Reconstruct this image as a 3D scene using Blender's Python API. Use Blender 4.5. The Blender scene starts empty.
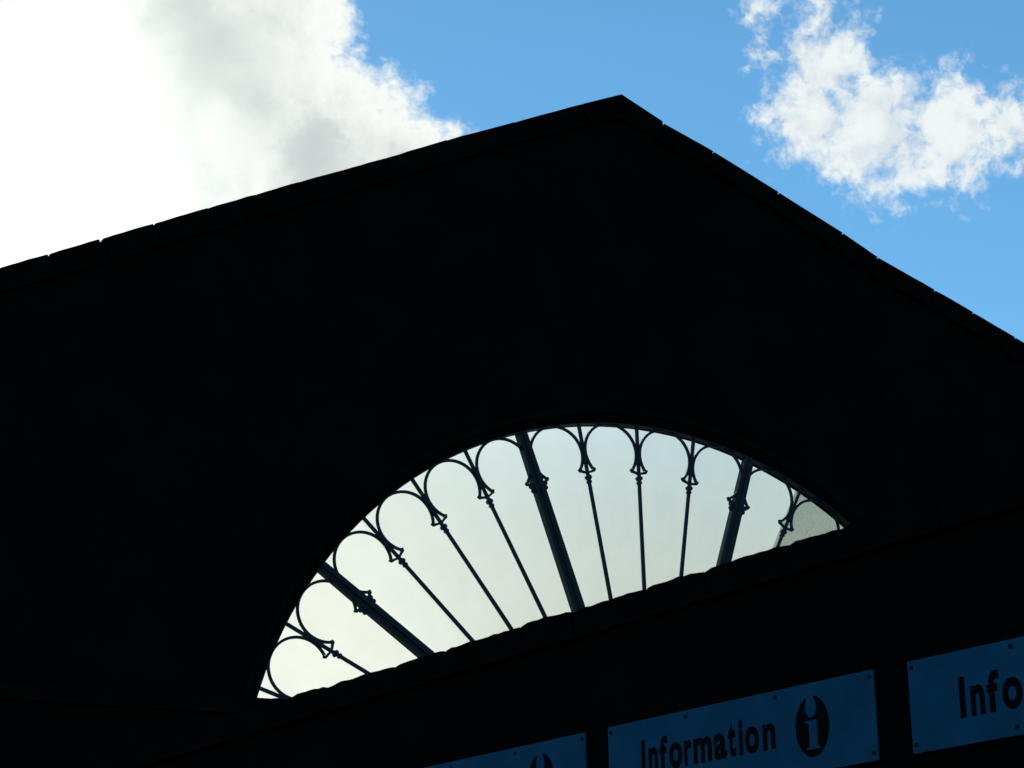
import bpy, bmesh, math, random
from mathutils import Vector, Matrix, noise
random.seed(7)
rad = math.radians
S = bpy.context.scene
C = S.collection

# ------------------------------------------------------------------ camera
F = 2347.17
cam_d = bpy.data.cameras.new('camera'); cam = bpy.data.objects.new('camera', cam_d); C.objects.link(cam)
RIGHT = Vector((0.9014741, -0.43188558, -0.02862326)); UP = Vector((-0.11428743, -0.30129182, 0.94665813)); FWD = Vector((0.41747195, 0.85011651, 0.32096586))
CAM = Vector((-11.82396, -21.06562, 1.660))
cam.matrix_world = Matrix(((RIGHT.x, UP.x, -FWD.x, CAM.x), (RIGHT.y, UP.y, -FWD.y, CAM.y), (RIGHT.z, UP.z, -FWD.z, CAM.z), (0, 0, 0, 1)))
cam_d.sensor_width = 36; cam_d.lens = F / 1024 * 36; cam_d.clip_start = 0.1; cam_d.clip_end = 5000
S.camera = cam
S.render.resolution_x = 1024; S.render.resolution_y = 768

# ------------------------------------------------------------------ exposure
S.view_settings.view_transform = 'Standard'; S.view_settings.look = 'None'; S.view_settings.gamma = 1
S.view_settings.exposure = EXPO = 0.0

# ------------------------------------------------------------------ sun
SUN_EL, SUN_AZ = rad(24.0), rad(13.7)            # azimuth from +Y towards +X
SUN = Vector((math.sin(SUN_AZ) * math.cos(SUN_EL), math.cos(SUN_AZ) * math.cos(SUN_EL), math.sin(SUN_EL)))
sl = bpy.data.lights.new('sun', 'SUN'); sl.energy = 3.6; sl.angle = rad(0.5); sl.color = (1, 0.96, 0.88)
so = bpy.data.objects.new('sun', sl); C.objects.link(so); so.location = (-20, 20, 40)
so.rotation_euler = (-SUN).to_track_quat('-Z', 'Y').to_euler()

# ------------------------------------------------------------------ node helpers
class NT:
    def __init__(s, tree): s.t = tree; s.n = tree.nodes; s.l = tree.links
    def node(s, ty, **kw):
        n = s.n.new(ty)
        for k, v in kw.items(): setattr(n, k, v)
        return n
    def set(s, sock, v):
        if isinstance(v, bpy.types.NodeSocket): s.l.new(v, sock)
        else: sock.default_value = v
    def m(s, op, a, b=0.0, c=0.0, clamp=False):
        n = s.node('ShaderNodeMath', operation=op, use_clamp=clamp)
        s.set(n.inputs[0], a); s.set(n.inputs[1], b); s.set(n.inputs[2], c)
        return n.outputs[0]
    def v(s, op, a, b=(0, 0, 0)):
        n = s.node('ShaderNodeVectorMath', operation=op); s.set(n.inputs[0], a)
        if op == 'SCALE': s.set(n.inputs['Scale'], b)
        else: s.set(n.inputs[1], b)
        return n.outputs['Value'] if op in ('DISTANCE', 'LENGTH', 'DOT_PRODUCT') else n.outputs[0]
    def ss(s, x, a, b, o0=0.0, o1=1.0):
        n = s.node('ShaderNodeMapRange', interpolation_type='SMOOTHSTEP')
        s.set(n.inputs['Value'], x); n.inputs['From Min'].default_value = a; n.inputs['From Max'].default_value = b
        n.inputs['To Min'].default_value = o0; n.inputs['To Max'].default_value = o1
        return n.outputs[0]
    def noise(s, vec, scale, detail=8, rough=0.55, out='Fac', dist=0.0):
        n = s.node('ShaderNodeTexNoise'); s.set(n.inputs['Vector'], vec)
        n.inputs['Scale'].default_value = scale; n.inputs['Detail'].default_value = detail; n.inputs['Roughness'].default_value = rough; n.inputs['Distortion'].default_value = dist
        return n.outputs[out]
    def mix(s, f, a, b):
        n = s.node('ShaderNodeMix', data_type='RGBA'); s.set(n.inputs[0], f); s.set(n.inputs[6], a); s.set(n.inputs[7], b)
        return n.outputs[2]

# ------------------------------------------------------------------ world: Nishita sky with cumulus
def skydir(az, el):                               # degrees, azimuth from +Y towards +X
    a, e = rad(az), rad(el); return (math.sin(a) * math.cos(e), math.cos(a) * math.cos(e), math.sin(e))
def pxdir(x, y):                                  # bearing of an image point, for seen and added clouds
    d = FWD + RIGHT * ((x - 512) / F) - UP * ((y - 384) / F); d.normalize(); return tuple(d)
W = bpy.data.worlds.new('World'); S.world = W; W.use_nodes = True
T = NT(W.node_tree); T.n.clear()
SKY_STR = 0.1
sky = T.node('ShaderNodeTexSky', sky_type='NISHITA'); sky.sun_disc = False
sky.sun_elevation = SUN_EL; sky.sun_rotation = SUN_AZ; sky.air_density = 1.0; sky.dust_density = 0.0; sky.ozone_density = 2.5
D = T.node('ShaderNodeTexCoord').outputs['Generated']
wv = T.v('SUBTRACT', T.noise(D, 45, 5, 0.6, 'Color'), (0.5, 0.5, 0.5))
P = T.v('ADD', D, T.v('SCALE', wv, 0.011))
def blobs(lst, k):
    acc = None
    for (x, y, r) in lst:
        d = T.m('DIVIDE', T.v('DISTANCE', P, pxdir(x, y)), r / F)
        val = T.m('MULTIPLY', T.m('SUBTRACT', 1.0, d), r / 100.0)
        acc = val if acc is None else T.m('SMOOTH_MAX', acc, val, k)
    return acc
big = blobs([(-90, 120, 330), (190, 90, 172), (320, 165, 118), (392, 176, 88), (270, 30, 92), (-60, 520, 420), (-200, 1100, 640), (80, 760, 380)], 0.1)  # last blobs are added out of view to brighten the window's left glass
low = blobs([(560, 800, 360), (860, 800, 370), (1280, 950, 440)], 0.1)  # added cloud bank hidden behind the gable, dims the glass towards the right
small = blobs([(824, 62, 46), (812, 118, 50), (872, 128, 64), (950, 135, 54), (1006, 128, 42), (862, 168, 31), (758, 4, 16), (818, 20, 24), (905, 168, 24), (772, 60, 16)], 0.15)
f1 = T.noise(P, 60, 9, 0.6); f2 = T.noise(P, 150, 8, 0.60, dist=0.3)
n1 = T.m('ADD', T.m('MULTIPLY', T.m('SUBTRACT', f1, 0.5), 0.8), T.m('MULTIPLY', T.m('SUBTRACT', f2, 0.5), 0.5))
a_big = T.ss(T.m('ADD', big, n1), -0.03, 0.30)
n2 = T.m('ADD', T.m('MULTIPLY', T.m('SUBTRACT', f1, 0.5), 0.9), T.m('MULTIPLY', T.m('SUBTRACT', f2, 0.5), 1.15))
n3 = T.m('ADD', T.m('MULTIPLY', T.m('SUBTRACT', f1, 0.5), 1.1), T.m('MULTIPLY', T.m('SUBTRACT', f2, 0.5), 0.35))
a_small = T.m('ADD', T.ss(T.m('ADD', small, n2), -0.16, 0.34, 0, 0.62), T.ss(T.m('ADD', small, n3), -0.06, 0.30, 0, 0.34))
# other clouds of the same sort all over the rest of the sky
far = T.ss(T.v('DISTANCE', D, tuple(FWD)), 0.30, 0.42)
gen = T.m('MULTIPLY', T.ss(T.m('ADD', T.noise(D, 4.5, 10, 0.6), T.m('MULTIPLY', f1, 0.08)), 0.60, 0.70, 0, 0.9), far)
sunang = T.v('DISTANCE', D, tuple(SUN))
glow = T.m('POWER', 2.718, T.m('MULTIPLY', T.m('POWER', T.m('DIVIDE', sunang, 0.062), 2.0), -1.0))
glow2 = T.m('POWER', 2.718, T.m('MULTIPLY', T.m('DIVIDE', sunang, 0.11), -1.0))
grey = T.ss(T.noise(T.v('ADD', P, (3, 1, 2.3)), 24, 6, 0.5), 0.30, 0.68)
rim = T.ss(T.m('ADD', big, n1), 0.18, 0.95)
shade = T.m('MULTIPLY', rim, T.m('MULTIPLY', T.ss(T.v('DISTANCE', D, pxdir(290, 120)), 0.10, 0.22, 1, 0), T.m('ADD', T.m('MULTIPLY', grey, 0.62), 0.38)))  # grey kept to the upper cloud, so its added hidden part stays bright
K = 1 / SKY_STR
def col(r, g, b): return (r * K, g * K, b * K, 1)
cbig = T.mix(shade, col(0.94, 0.97, 0.93), col(0.55, 0.615, 0.61))
sc_sh = T.ss(f1, 0.35, 0.62)
csmall = T.mix(sc_sh, col(0.72, 0.79, 0.83), col(0.90, 0.94, 0.93))
tn = T.node('ShaderNodeMix', data_type='RGBA', blend_type='MULTIPLY'); tn.inputs[0].default_value = 1; T.l.new(sky.outputs[0], tn.inputs[6]); tn.inputs[7].default_value = (0.74, 1.24, 1.32, 1)
skyc = tn.outputs[2]
c = T.mix(gen, skyc, col(0.55, 0.58, 0.60))
c = T.mix(T.ss(T.m('ADD', low, n1), -0.1, 0.45), c, T.mix(grey, col(0.47, 0.535, 0.505), col(0.36, 0.425, 0.41)))
c = T.mix(a_small, c, csmall)
c = T.mix(a_big, c, cbig)
addg = T.node('ShaderNodeMix', data_type='RGBA', blend_type='ADD'); addg.inputs[0].default_value = 1
T.l.new(c, addg.inputs[6])
gl = T.m('ADD', T.m('MULTIPLY', glow, 0.75 * K), T.m('MULTIPLY', glow2, 0.06 * K))
cg = T.node('ShaderNodeCombineColor'); T.set(cg.inputs[0], gl); T.set(cg.inputs[1], gl); T.set(cg.inputs[2], T.m('MULTIPLY', gl, 0.88))
T.l.new(cg.outputs[0], addg.inputs[7])
bg = T.node('ShaderNodeBackground'); bg.inputs['Strength'].default_value = SKY_STR
T.l.new(addg.outputs[2], bg.inputs['Color'])
T.l.new(bg.outputs[0], T.node('ShaderNodeOutputWorld').inputs['Surface'])

# ------------------------------------------------------------------ materials
def mat(name, base, rough=0.9, var=0.35, scale=3.0, bump=0.0, bscale=20.0, spec=0.2, metal=0.0):
    m = bpy.data.materials.new(name); m.use_nodes = True; t = NT(m.node_tree); t.n.clear()
    o = t.node('ShaderNodeOutputMaterial'); b = t.node('ShaderNodeBsdfPrincipled')
    co = t.node('ShaderNodeTexCoord').outputs['Object']
    n = t.noise(co, scale, 8, 0.65)
    lo = tuple(x * (1 - var) for x in base) + (1,); hi = tuple(min(1, x * (1 + var)) for x in base) + (1,)
    t.l.new(t.mix(t.ss(n, 0.3, 0.7), lo, hi), b.inputs['Base Color'])
    t.set(b.inputs['Roughness'], t.m('ADD', t.m('MULTIPLY', n, 0.2), rough - 0.1, clamp=True))
    b.inputs['Specular IOR Level'].default_value = spec; b.inputs['Metallic'].default_value = metal
    if bump:
        bp = t.node('ShaderNodeBump'); bp.inputs['Strength'].default_value = 0.6; bp.inputs['Distance'].default_value = bump
        t.l.new(t.noise(co, bscale, 10, 0.7), bp.inputs['Height']); t.l.new(bp.outputs[0], b.inputs['Normal'])
    t.l.new(b.outputs[0], o.inputs[0]); return m
M_stone = mat('silhouette_black_stone', (0.004, 0.0036, 0.0034), 0.97, 0.4, 1.2, 0.02, 9, 0.02)  # backlit darkness put into the base colour, far below normal stone
M_cope = mat('silhouette_black_coping', (0.0042, 0.0038, 0.0036), 0.97, 0.4, 2.5, 0.01, 14, 0.02)  # same silhouette darkness carried in the coping's base colour
M_iron = mat('blue_black_iron_paint', (0.008, 0.016, 0.026), 0.6, 0.3, 6, 0.001, 60, 0.2)
M_reveal = mat('arch_glow_stone', (0.006, 0.006, 0.005), 0.95, 0.3, 3, 0.004, 20, 0.02)  # lighter than the wall stone, faint glow round the arch put into the colour
M_sign = mat('dull_blue_sign_enamel', (0.004, 0.068, 0.145), 0.6, 0.2, 2.6, 0.0, 60, 0.1)
M_black = mat('black_vinyl', (0.004, 0.004, 0.005), 0.7, 0.2, 8, 0, 10, 0.03)
M_screw = mat('dark_screw', (0.008, 0.008, 0.01), 0.6, 0.2, 30, 0, 10, 0.1)
M_ground = mat('wet_dark_asphalt', (0.045, 0.045, 0.046), 0.95, 0.3, 1.5, 0.01, 60, 0.1)

def glass(name, tint, dirt):
    m = bpy.data.materials.new(name); m.use_nodes = True; t = NT(m.node_tree); t.n.clear()
    o = t.node('ShaderNodeOutputMaterial'); co = t.node('ShaderNodeTexCoord').outputs['Object']
    n = t.noise(co, 1.3, 6, 0.6); fine = t.noise(co, 38, 4, 0.7)
    oi = t.node('ShaderNodeObjectInfo').outputs['Random']
    streak = t.noise(t.v('MULTIPLY', co, (5, 1, 0.7)), 1.4, 6, 0.6)
    g = t.m('ADD', t.m('ADD', t.m('MULTIPLY', oi, 0.14), t.ss(streak, 0.45, 0.8, 0, 0.09)), t.ss(fine, 0.42, 0.8, 0, dirt), clamp=True); g = t.m('ADD', g, t.ss(n, 0.35, 0.72, 0, 0.14), clamp=True)
    cc = t.mix(g, tint + (1,), tuple(x * 0.62 for x in tint) + (1,))
    tr = t.node('ShaderNodeBsdfTranslucent'); t.l.new(cc, tr.inputs[0])
    rf = t.node('ShaderNodeBsdfRefraction'); t.l.new(cc, rf.inputs[0]); rf.inputs['IOR'].default_value = 1.12; rf.inputs['Roughness'].default_value = 0.8
    mx = t.node('ShaderNodeMixShader'); mx.inputs[0].default_value = 0.82
    t.l.new(tr.outputs[0], mx.inputs[1]); t.l.new(rf.outputs[0], mx.inputs[2])
    t.l.new(mx.outputs[0], o.inputs[0]); return m
M_glass = glass('frosted_glass', (0.96, 0.99, 0.90), 0.04)
M_dirty = glass('grimy_speckled_glass', (0.52, 0.56, 0.46), 0.9)

# ------------------------------------------------------------------ mesh helpers
def link(name, me, m=None, parent=None):
    o = bpy.data.objects.new(name, me); C.objects.link(o)
    if m and not me.materials: me.materials.append(m)
    if parent: o.parent = parent
    return o
def mesh(name, verts, faces, smooth=False):
    me = bpy.data.meshes.new(name); me.from_pydata([tuple(v) for v in verts], [], faces)
    bm = bmesh.new(); bm.from_mesh(me); bmesh.ops.recalc_face_normals(bm, faces=bm.faces); bm.to_mesh(me); bm.free()
    if smooth:
        for p in me.polygons: p.use_smooth = True
    return me
def tag(o, label=None, cat=None, group=None, kind=None):
    if label: o['label'] = label
    if cat: o['category'] = cat
    if group: o['group'] = group
    if kind: o['kind'] = kind
    return o
def empty(name, loc=(0, 0, 0)):
    o = bpy.data.objects.new(name, None); C.objects.link(o); o.location = loc; return o
class MB:
    def __init__(s): s.v = []; s.f = []
    def add(s, vs, fs):
        b = len(s.v); s.v += [tuple(v) for v in vs]; s.f += [tuple(i + b for i in f) for f in fs]
    def prism(s, pts, d):                          # polygon pts swept by vector d
        n = len(pts); d = Vector(d); P0 = [Vector(p) for p in pts]
        s.add(P0 + [p + d for p in P0], [tuple(range(n)), tuple(range(2 * n - 1, n - 1, -1))] + [(i, (i + 1) % n, n + (i + 1) % n, n + i) for i in range(n)])
    def box(s, a, b):
        s.prism([(a[0], a[1], a[2]), (b[0], a[1], a[2]), (b[0], a[1], b[2]), (a[0], a[1], b[2])], (0, b[1] - a[1], 0))
    def sweep(s, pts, up, w, d):                   # rectangular bar along pts; w across in the plane, d along up
        up = Vector(up); P0 = [Vector(p) for p in pts]; n = len(P0); vs = []
        for i, p in enumerate(P0):
            t = (P0[min(i + 1, n - 1)] - P0[max(i - 1, 0)]).normalized(); sd = t.cross(up).normalized()
            ww = w[i] if isinstance(w, (list, tuple)) else w
            vs += [p - sd * ww / 2 - up * d / 2, p + sd * ww / 2 - up * d / 2, p + sd * ww / 2 + up * d / 2, p - sd * ww / 2 + up * d / 2]
        fs = [(0, 1, 2, 3), tuple(4 * (n - 1) + k for k in (3, 2, 1, 0))]
        for i in range(n - 1):
            for k in range(4): fs.append((4 * i + k, 4 * i + (k + 1) % 4, 4 * i + 4 + (k + 1) % 4, 4 * i + 4 + k))
        s.add(vs, fs)
    def build(s, name, m, parent=None, smooth=False): return link(name, mesh(name, s.v, s.f, smooth), m, parent)

# ------------------------------------------------------------------ ground
g = MB(); g.prism([(-1500, -1500, -0.3), (1500, -1500, -0.3), (1500, 1500, -0.3), (-1500, 1500, -0.3)], (0, 0, 0.3))
tag(g.build('ground', M_ground), 'dark asphalt ground in front of the hall', kind='structure')

# ------------------------------------------------------------------ gabled hall front
ZC = 4.805; R0 = 4.5
YF = -0.073
SL = 0.4458; ZA = 13.00                        # body under the coping
HW = 9.8
def outline(th):                                # distance from window centre to the wall outline
    dx, dz = math.cos(th), math.sin(th); best = 1e9
    if abs(dx) > 1e-9: best = min(best, HW / abs(dx))
    for sg in (-1, 1):
        den = dz + sg * dx * SL
        if den > 1e-9: best = min(best, (ZA - ZC) / den)
    return best
ths = sorted(set([round(math.pi * i / 120, 6) for i in range(121)] + [round(math.atan2(ZA - SL * HW - ZC, HW), 6), round(math.pi - math.atan2(ZA - SL * HW - ZC, HW), 6)]))
ths[-1] = math.pi; ths[0] = 0.0
hall = empty('gabled_hall', (0, 0, 0))
tag(hall, 'black silhouetted stone gable end rising behind the sign wall, with a half-round window', 'building')
prof = [(-0.073, 4.585), (-0.030, 4.52), (-0.02, 4.503), (0.114, 4.507), (0.115, 4.70), (0.45, 5.0)]
vs = []; fs = []; nr = len(prof) + 2
for th in ths:
    c_, s_ = math.cos(th), math.sin(th); ro = outline(th)
    vs.append((ro * c_, YF, ZC + ro * s_))
    for (y, r) in prof: vs.append((r * c_, y, ZC + r * s_))
    vs.append((ro * c_, 0.45, ZC + ro * s_))
for i in range(len(ths) - 1):
    for k in range(nr): fs.append((i * nr + k, i * nr + (k + 1) % nr, (i + 1) * nr + (k + 1) % nr, (i + 1) * nr + k))
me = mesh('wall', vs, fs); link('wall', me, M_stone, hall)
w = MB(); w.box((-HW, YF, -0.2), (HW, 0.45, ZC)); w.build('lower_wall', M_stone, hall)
w = MB(); w.box((-4.7, -0.22, ZC + 0.002), (4.7, 0.3, ZC + 0.09)); w.build('window_sill', M_cope, hall)
for sg in (-1, 1):                              # return walls of the hall
    w = MB(); w.box((sg * HW - (0.45 if sg > 0 else 0), 0.452, -0.2), (sg * HW + (0.45 if sg < 0 else 0), 9, 8.6)); w.build('return_wall', M_stone, hall)

# coping stones; end points (x, z) of the top edge of every stone as it stands on the rake
YC = -0.13
def cope(x0, z0, x1, z1, extra=None, gap=0.008):
    n = Vector((z1 - z0, 0, -(x1 - x0))).normalized()          # downwards, across the slope
    if n.z > 0: n = -n
    a = Vector((x0, YC, z0)); b = Vector((x1, YC, z1)); t = (b - a).normalized(); a = a + t * gap; b = b - t * gap
    h = 0.23 + random.uniform(0, 0.012)
    m_ = 5; top = [a.lerp(b, i / m_) + Vector((0, 0, random.uniform(-0.003, 0.003) if 0 < i < m_ else random.uniform(-0.004, 0.0))) for i in range(m_ + 1)]
    if extra: top = [a, Vector((extra[0], YC, extra[1])), b]
    pts = top + [b + n * h, a + n * h] if not extra else top + [b + Vector((0, 0, -0.24)), Vector((extra[0], YC, extra[1] - 0.3)), a + Vector((0, 0, -0.24))]
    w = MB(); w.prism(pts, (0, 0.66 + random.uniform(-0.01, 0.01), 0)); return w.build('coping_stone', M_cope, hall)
left = [(-0.56, 12.977), (-1.41, 12.606), (-2.232, 12.248), (-2.945, 11.917), (-3.434, 11.698), (-3.916, 11.485), (-4.391, 11.266), (-4.901, 11.036), (-5.45, 10.784), (-5.995, 10.535), (-6.516, 10.297), (-6.977, 10.089), (-7.5, 9.85), (-8.05, 9.61), (-8.6, 9.36), (-9.2, 9.09), (-9.85, 8.8)]
for i in range(len(left) - 1):
    (xa, za), (xb, zb) = left[i], left[i + 1]
    cope(xa, za + 0.003, xb, zb - (0.0), gap=0.022 if xb in (-5.995,) or xa in (-5.995,) else 0.005)
right = [(0.468, 12.925), (1.106, 12.683), (1.947, 12.312), (2.787, 11.935), (3.251, 11.700), (4.021, 11.401), (4.55, 11.19), (5.13, 10.954), (5.75, 10.68), (6.4, 10.4), (7.05, 10.11), (7.7, 9.82), (8.35, 9.53), (9.05, 9.21), (9.85, 8.86)]
for i in range(len(right) - 1):
    (xa, za), (xb, zb) = right[i], right[i + 1]
    cope(xa, za - 0.001, xb, zb + 0.003)
cope(-0.555, 12.985, 0.462, 12.945, extra=(-0.06, 13.188))

# ------------------------------------------------------------------ the half-round iron window
win = empty('fanlight_window', (0, 0, ZC))
tag(win, 'half-round iron fanlight with radiating bars and ringed heads, glowing with milky glass in the black gable', 'window')
DE = rad(9.0)
def pol(r, th, y=0.0): return (r * math.cos(th), y, r * math.sin(th))
YV = (0, 1, 0)
rim_ = MB()
arc = [pol(4.497, math.pi * i / 90) for i in range(91)]
rim_.sweep([(p[0] * 1.0015, p[1], p[2] * 1.0015) for p in arc], YV, 0.012, 0.07); rim_.build('frame', M_iron, win)
rv = MB(); rv.sweep([pol(4.63, math.pi * i / 90, -0.08) for i in range(91)], YV, 0.05, 0.03); rv.build('arch_glow_band', M_reveal, win)  # added ring that carries the painted glow along the arch edge
hub = MB(); hub.sweep([pol(0.62, math.pi * i / 30) for i in range(31)], YV, 0.09, 0.08); hub.build('hub_ring', M_iron, win)
# shared meshes, built on the vertical bar and turned into place
def lathe_y(mb, r0, hw, hh, d):                 # small octagonal boss
    mb.prism([(hw * math.cos(a), -d / 2, r0 + hh * math.sin(a)) for a in [math.pi / 8 + math.pi * i / 4 for i in range(8)]], (0, d, 0))
RK = 0.8701 * R0; RE = RK + 0.088; EX = 0.105
RC = 0.9330 * R0; RO = 0.0685 * R0
def scroll_mesh(wide):
    b = MB()
    ex, re, cx, cr = (0.128, 3.958, 0.05, 3.93) if wide else (0.088, RE, 0.0, RE - 0.036)
    for sg in (-1, 1):
        b.sweep([(sg * (ex + 0.012), 0, re + 0.012), (sg * (ex - 0.004), 0, re - 0.012), (sg * (ex + cx) / 2, 0, (re + cr) / 2 - 0.006), (sg * cx, 0, cr)], YV, [0.020, 0.032, 0.022, 0.024], 0.025)
    return mesh('scroll', b.v, b.f)
def collar_mesh(off):
    b = MB()
    for sg in ((-1, 1) if off else (0,)):
        lathe_y(b, RK + 0.002, 0.037, 0.030, 0.04)
        for i in range(len(b.v) - 16, len(b.v)): b.v[i] = (b.v[i][0] + sg * off, *b.v[i][1:])
        lathe_y(b, RK - 0.046, 0.027, 0.026, 0.035)
        for i in range(len(b.v) - 16, len(b.v)): b.v[i] = (b.v[i][0] + sg * off, *b.v[i][1:])
    return mesh('collar', b.v, b.f)
def thin_mesh():
    b = MB(); n = 10; rs = [0.62 + (4.5 - 0.62) * i / n for i in range(n + 1)]
    b.sweep([(0, 0, r) for r in rs], YV, [0.048 - 0.014 * (r - 0.62) / 3.3 if r < RK else 0.035 for r in rs], 0.024)
    return mesh('glazing_bar', b.v, b.f)
def wide_mesh():
    b = MB()
    pr = lambda r, w: [(-w / 2, -0.005, r), (-w / 2, -0.034, r), (-w * 0.12, -0.04, r), (-w * 0.08, -0.062, r), (w * 0.08, -0.062, r), (w * 0.12, -0.04, r), (w / 2, -0.034, r), (w / 2, -0.005, r), (w / 2, 0.05, r), (-w / 2, 0.05, r)]
    rs = [(0.62, 0.140), (2.2, 0.134), (3.8, 0.124), (4.5, 0.110)]; n = 10; vs = []
    for r, w_ in rs: vs += pr(r, w_)
    fs = [tuple(range(n)), tuple(range(4 * n - 1, 3 * n - 1, -1))]
    for j in range(3):
        for k in range(n): fs.append((j * n + k, j * n + (k + 1) % n, (j + 1) * n + (k + 1) % n, (j + 1) * n + k))
    b.add(vs, fs); return mesh('mullion', b.v, b.f)
def ring_mesh(wl, wr):
    b = MB()
    thin, wd = math.asin((RC - RE) / RO), math.acos((0.31 - 0.128) / RO)
    a0, a1 = (wd if wr else thin), (wd if wl else thin)
    aa = [-a0 + (math.pi + a0 + a1) * i / 44 for i in range(45)]
    b.sweep([(RO * math.cos(a), 0, RC + RO * math.sin(a)) for a in aa], YV, 0.028, 0.022)
    return mesh('ring', b.v, b.f)
def web_mesh():                                 # cast web that fills the joint of two rings on a bar
    b = MB(); rc = RC; ro = RO; hb = DE / 2
    pts = []
    for i in range(13):
        r = 0.905 * R0 + (0.95 - 0.905) * R0 * i / 12
        cx = rc * math.sin(hb); cz = rc * math.cos(hb); dz = r - cz
        x = max(0.012, cx - math.sqrt(max(0, ro * ro - dz * dz)))
        pts.append((x, r))
    pts = [(x, -0.02, r) for x, r in pts] + [(-x, -0.02, r) for x, r in reversed(pts)]
    b.prism(pts, (0, 0.04, 0)); return mesh('web', b.v, b.f)
m_thin, m_wide, m_web = thin_mesh(), wide_mesh(), web_mesh()
WIDE = (2, 6, 10, 14)
m_rings = {(a, b): ring_mesh(a, b) for a, b in ((0, 0), (1, 0), (0, 1))}
m_sc0, m_sc1, m_co0, m_co1 = scroll_mesh(False), scroll_mesh(True), collar_mesh(0), collar_mesh(0.072)
for k in range(-1, 18):
    th = math.pi / 2 + (8 - k) * DE; wide = k in (2, 6, 10, 14)
    rot = -(th - math.pi / 2)
    bar = link('mullion' if wide else 'glazing_bar', m_wide if wide else m_thin, M_iron, win)
    bar.rotation_euler = (0, rot, 0)
    for nm, me_ in (('scroll', m_sc1 if wide else m_sc0), ('collar', m_co1 if wide else m_co0), ('web', m_web)):
        link(nm, me_, M_iron, bar)
# one pane per bay
def pane_mesh(spk):
    n = 6; h = DE / 2; vs = [(0.6 * math.sin(a), 0, 0.6 * math.cos(a)) for a in [-h + 2 * h * i / n for i in range(n + 1)]]
    vs += [(4.62 * math.sin(a), 0, 4.62 * math.cos(a)) for a in [-h + 2 * h * i / n for i in range(n + 1)]]
    return mesh('pane', vs, [(i, i + 1, n + 2 + i, n + 1 + i) for i in range(n)])
m_pane, m_pane2 = pane_mesh(0), pane_mesh(1)
for k in range(-2, 18):
    th = math.pi / 2 + (7.5 - k) * DE
    p = link('pane', m_pane2 if k == 11 else m_pane, M_dirty if k == 11 else M_glass, win); p.rotation_euler = (0, -(th - math.pi / 2), 0); p.location = (0, 0.118, 0)
    if k == 11: p['label'] = 'grimy speckled pane near the right corner'
# ring heads sit mid-bay
for k in range(-2, 18):
    th = math.pi / 2 + (7.5 - k) * DE
    p = link('ring', m_rings[(int(k in WIDE), int(k + 1 in WIDE))], M_iron, win); p.rotation_euler = (0, -(th - math.pi / 2), 0)

# ------------------------------------------------------------------ low wall in front of the gable, left of the sign wall
t = empty('yard_wall', (0, -1, 0)); tag(t, 'low dark stone wall crossing below the left corner of the fanlight', 'wall')
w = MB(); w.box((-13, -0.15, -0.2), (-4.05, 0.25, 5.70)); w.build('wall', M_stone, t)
x = -13.0
while x < -4.1:
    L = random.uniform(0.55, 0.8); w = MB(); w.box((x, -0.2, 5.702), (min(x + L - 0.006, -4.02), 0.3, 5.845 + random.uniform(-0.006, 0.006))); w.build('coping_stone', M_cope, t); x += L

# ------------------------------------------------------------------ sign wall: runs out from the hall towards the viewer
OC = Vector((-6.0838619, -11.71531765, 0)); DV = Vector((0.21978821, -0.97554761, 0)); NV = Vector((0.97554761, 0.21978821, 0))
ang = math.atan2(DV.y, DV.x)
ZO = 4.805                                      # height of the survey datum
sw = empty('sign_wall', OC); sw.rotation_euler = (0, 0, ang)
# local axes: x along the wall towards the viewer, y = away from the viewer's side, z up
tag(sw, 'unlit black stone wall with rough coping stones, carrying the blue information signs', 'wall')
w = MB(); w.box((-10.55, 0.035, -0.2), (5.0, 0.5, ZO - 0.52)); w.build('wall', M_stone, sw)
def cz(s):                                      # worn top of the coping
    return ZO - 0.372 + 0.006 * noise.noise(Vector((s * 2.3, 0, 0))) + 0.004 * noise.noise(Vector((s * 9, 3, 0)))
s = -10.55; joints = []
while s < 5.0:
    joints.append(s); s += random.choice((0.34, 0.42, 0.5, 0.58, 0.66))
for j in joints:
    L = (joints[joints.index(j) + 1] if j != joints[-1] else 5.0) - j - 0.006
    n = max(4, int(L / 0.045)); off = random.uniform(-0.004, 0.005)
    top = []
    for i in range(n + 1):
        ss_ = j + L * i / n
        e = min(i, n - i); top.append((ss_, cz(ss_) + off - (0.010 if e == 0 else 0.002 if e == 1 else 0) + random.uniform(-0.0035, 0.0035)))
    b = MB(); y0, y1 = -0.01 + random.uniform(-0.006, 0.006), 0.56
    pts = [(x_, y0, z_) for x_, z_ in top] + [(j + L, y0, ZO - 0.518), (j, y0, ZO - 0.518)]
    b.prism(pts, (0, y1 - y0, 0)); b.build('coping_stone', M_cope, sw)

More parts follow.
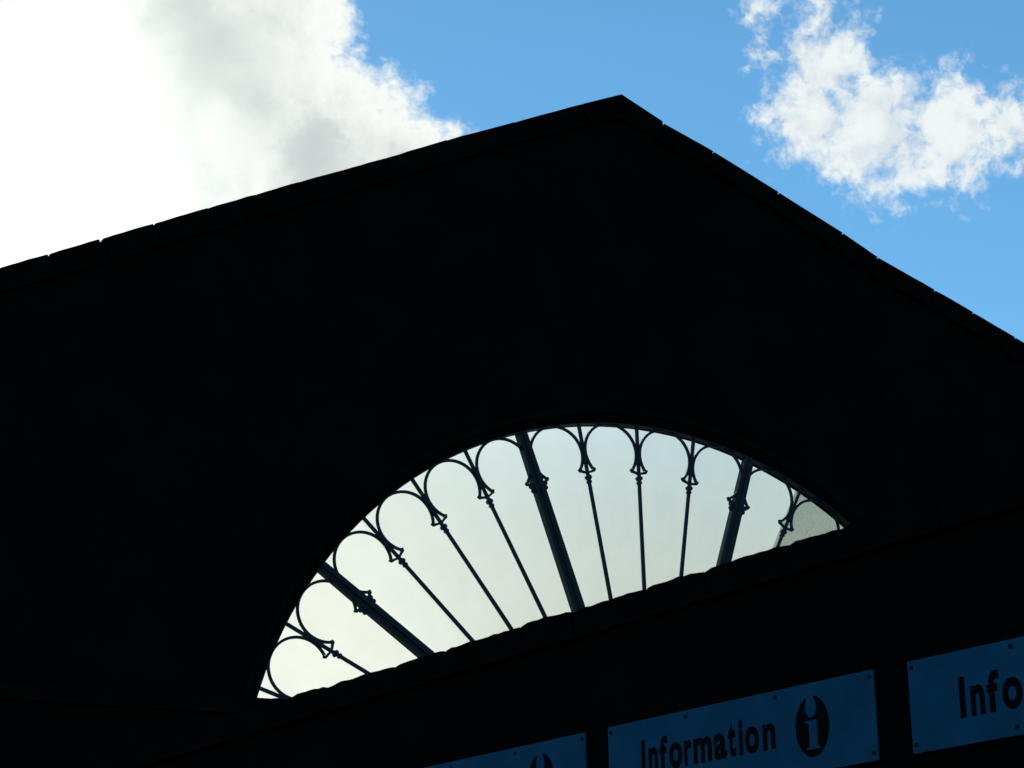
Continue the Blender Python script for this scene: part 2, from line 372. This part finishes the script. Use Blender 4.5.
# ------------------------------------------------------------------ signs
TILT = math.atan(0.018)
LETTERS = [('I', .2463, .2735, .101, .266), ('n', .2986, .365, .144, .266), ('f', .3765, .436, .100, .266), ('o', .4473, .5408, .142, .268), ('r', .555, .609, .144, .266), ('m', .6213, .7482, .144, .266),
           ('a', .7619, .8517, .142, .268), ('t', .860, .9135, .106, .267), ('i', .9345, .9614, .100, .266), ('o', .9767, 1.0676, .142, .268), ('n', 1.094, 1.1761, .144, .266)]
def sign(s0, s1, label, text_off=0.2463, logo_off=1.415, tscale=1.0, tvs=1.0, base=0.266):
    t = empty('information_sign', OC + DV * s0 + Vector((0, 0, ZO - 1.035 - 0.0185 * s0)) - NV * 0.0)
    t.rotation_mode = 'XYZ'; t.rotation_euler = (0, TILT, ang)
    tag(t, label, 'sign', 'blue information signs on the dark wall')
    Wd = s1 - s0; H = 0.402
    b = MB(); b.prism([(0, 0, 0), (Wd, 0, 0), (Wd, 0, -H), (0, 0, -H)], (0, 0.006, 0)); b.build('board', M_sign, t)
    # backing batten frame that holds the board off the wall
    b = MB(); b.box((0.004, 0.0065, -H + 0.006), (Wd + 0.008, 0.034, -0.006)); b.build('backing_frame', M_black, t)
    for (x_, z_) in [(0.022, -0.03), (Wd * 0.318, -0.03), (Wd * 0.657, -0.03), (Wd - 0.026, -0.03), (Wd - 0.026, -H + 0.035), (0.022, -H + 0.035), (Wd * 0.318, -H + 0.035), (Wd * 0.657, -H + 0.035)]:
        b = MB(); b.prism([(x_ + 0.0105 * math.cos(a), 0, z_ + 0.0105 * math.sin(a)) for a in [math.pi * i / 5 for i in range(10)]], (0, -0.004, 0)); b.build('screw', M_screw, t)
    # lettering: flat print, letter by letter
    for ch, u0, u1, zt, zb in LETTERS:
        cu = bpy.data.curves.new('letter', 'FONT'); cu.body = ch; cu.size = 1.0; cu.offset = 0.034; cu.resolution_u = 6
        co = bpy.data.objects.new('letter_curve', cu); C.objects.link(co); bpy.context.view_layer.update()
        me = bpy.data.meshes.new_from_object(co.evaluated_get(bpy.context.evaluated_depsgraph_get())); bpy.data.objects.remove(co)
        xs = [v.co.x for v in me.vertices]; ys = [v.co.y for v in me.vertices]; x0, x1, y0, y1 = min(xs), max(xs), min(ys), max(ys)
        for v in me.vertices:
            v.co = (text_off + (u0 + (v.co.x - x0) / (x1 - x0) * (u1 - u0) - 0.2463) * tscale, -0.0015, -(base + 0.0) + ((v.co.y - y0) / (y1 - y0) * (zb - zt) + (0.266 - zb)) * tvs)
        me.name = 'letter'; link('letter', me, M_black, t)
    # round "i" emblem
    cx, cy, a_, b_ = logo_off, -0.197, 0.106, 0.139
    e = MB(); N = 48
    def ell(u, v): return (cx + u * a_, cy - v * b_)
    # black ellipse cut open at the top by the drop that is the dot of the i
    a_st, a_en = math.atan2(0.993, 0.12), math.atan2(0.957, -0.29)
    outer = []
    for i in range(N + 1):
        a = a_en + (2 * math.pi - (a_en - a_st)) * i / N; outer.append((math.cos(a), -math.sin(a)))
    inner = [(0.12, -0.993)]
    for i in range(1, 16):
        a = rad(38) - rad(256) * i / 16
        inner.append((-0.045 + 0.33 * math.cos(a), -0.62 - 0.33 * math.sin(a)))
    inner.append((-0.29, -0.957))
    bmm = bmesh.new()
    vsn = [bmm.verts.new((ell(*p)[0], -0.0015, ell(*p)[1])) for p in outer[:-1] + inner[:-1]]
    fce = bmm.faces.new(vsn); fce.normal_update(); bmesh.ops.triangulate(bmm, faces=[fce], ngon_method='EAR_CLIP')
    me = bpy.data.meshes.new('emblem'); bmm.to_mesh(me); bmm.free(); em = link('emblem', me, M_black, t)
    ii = [(-0.41, -0.20), (0.29, -0.20), (0.29, 0.67), (0.48, 0.70), (0.48, 0.75), (-0.38, 0.75), (-0.38, 0.70), (-0.20, 0.67), (-0.20, -0.10), (-0.41, -0.13)]
    bmm = bmesh.new(); fce = bmm.faces.new([bmm.verts.new((ell(*p)[0], -0.0022, ell(*p)[1])) for p in ii]); fce.normal_update(); bmesh.ops.triangulate(bmm, faces=[fce], ngon_method='EAR_CLIP')
    me = bpy.data.meshes.new('emblem_letter'); bmm.to_mesh(me); bmm.free(); link('emblem_letter', me, M_sign, em)
    return t
sign(-2.80, -1.140, 'farthest blue information sign, its round i emblem just left of the middle sign', text_off=0.21, logo_off=1.302, tscale=0.93)
sign(-0.962, 0.843, 'middle blue information sign with its whole word and round i emblem in view')
sign(1.046, 2.860, 'nearest blue information sign, cut by the right edge after the letters Info', text_off=0.281, logo_off=1.52, tscale=1.155, tvs=1.06, base=0.289)
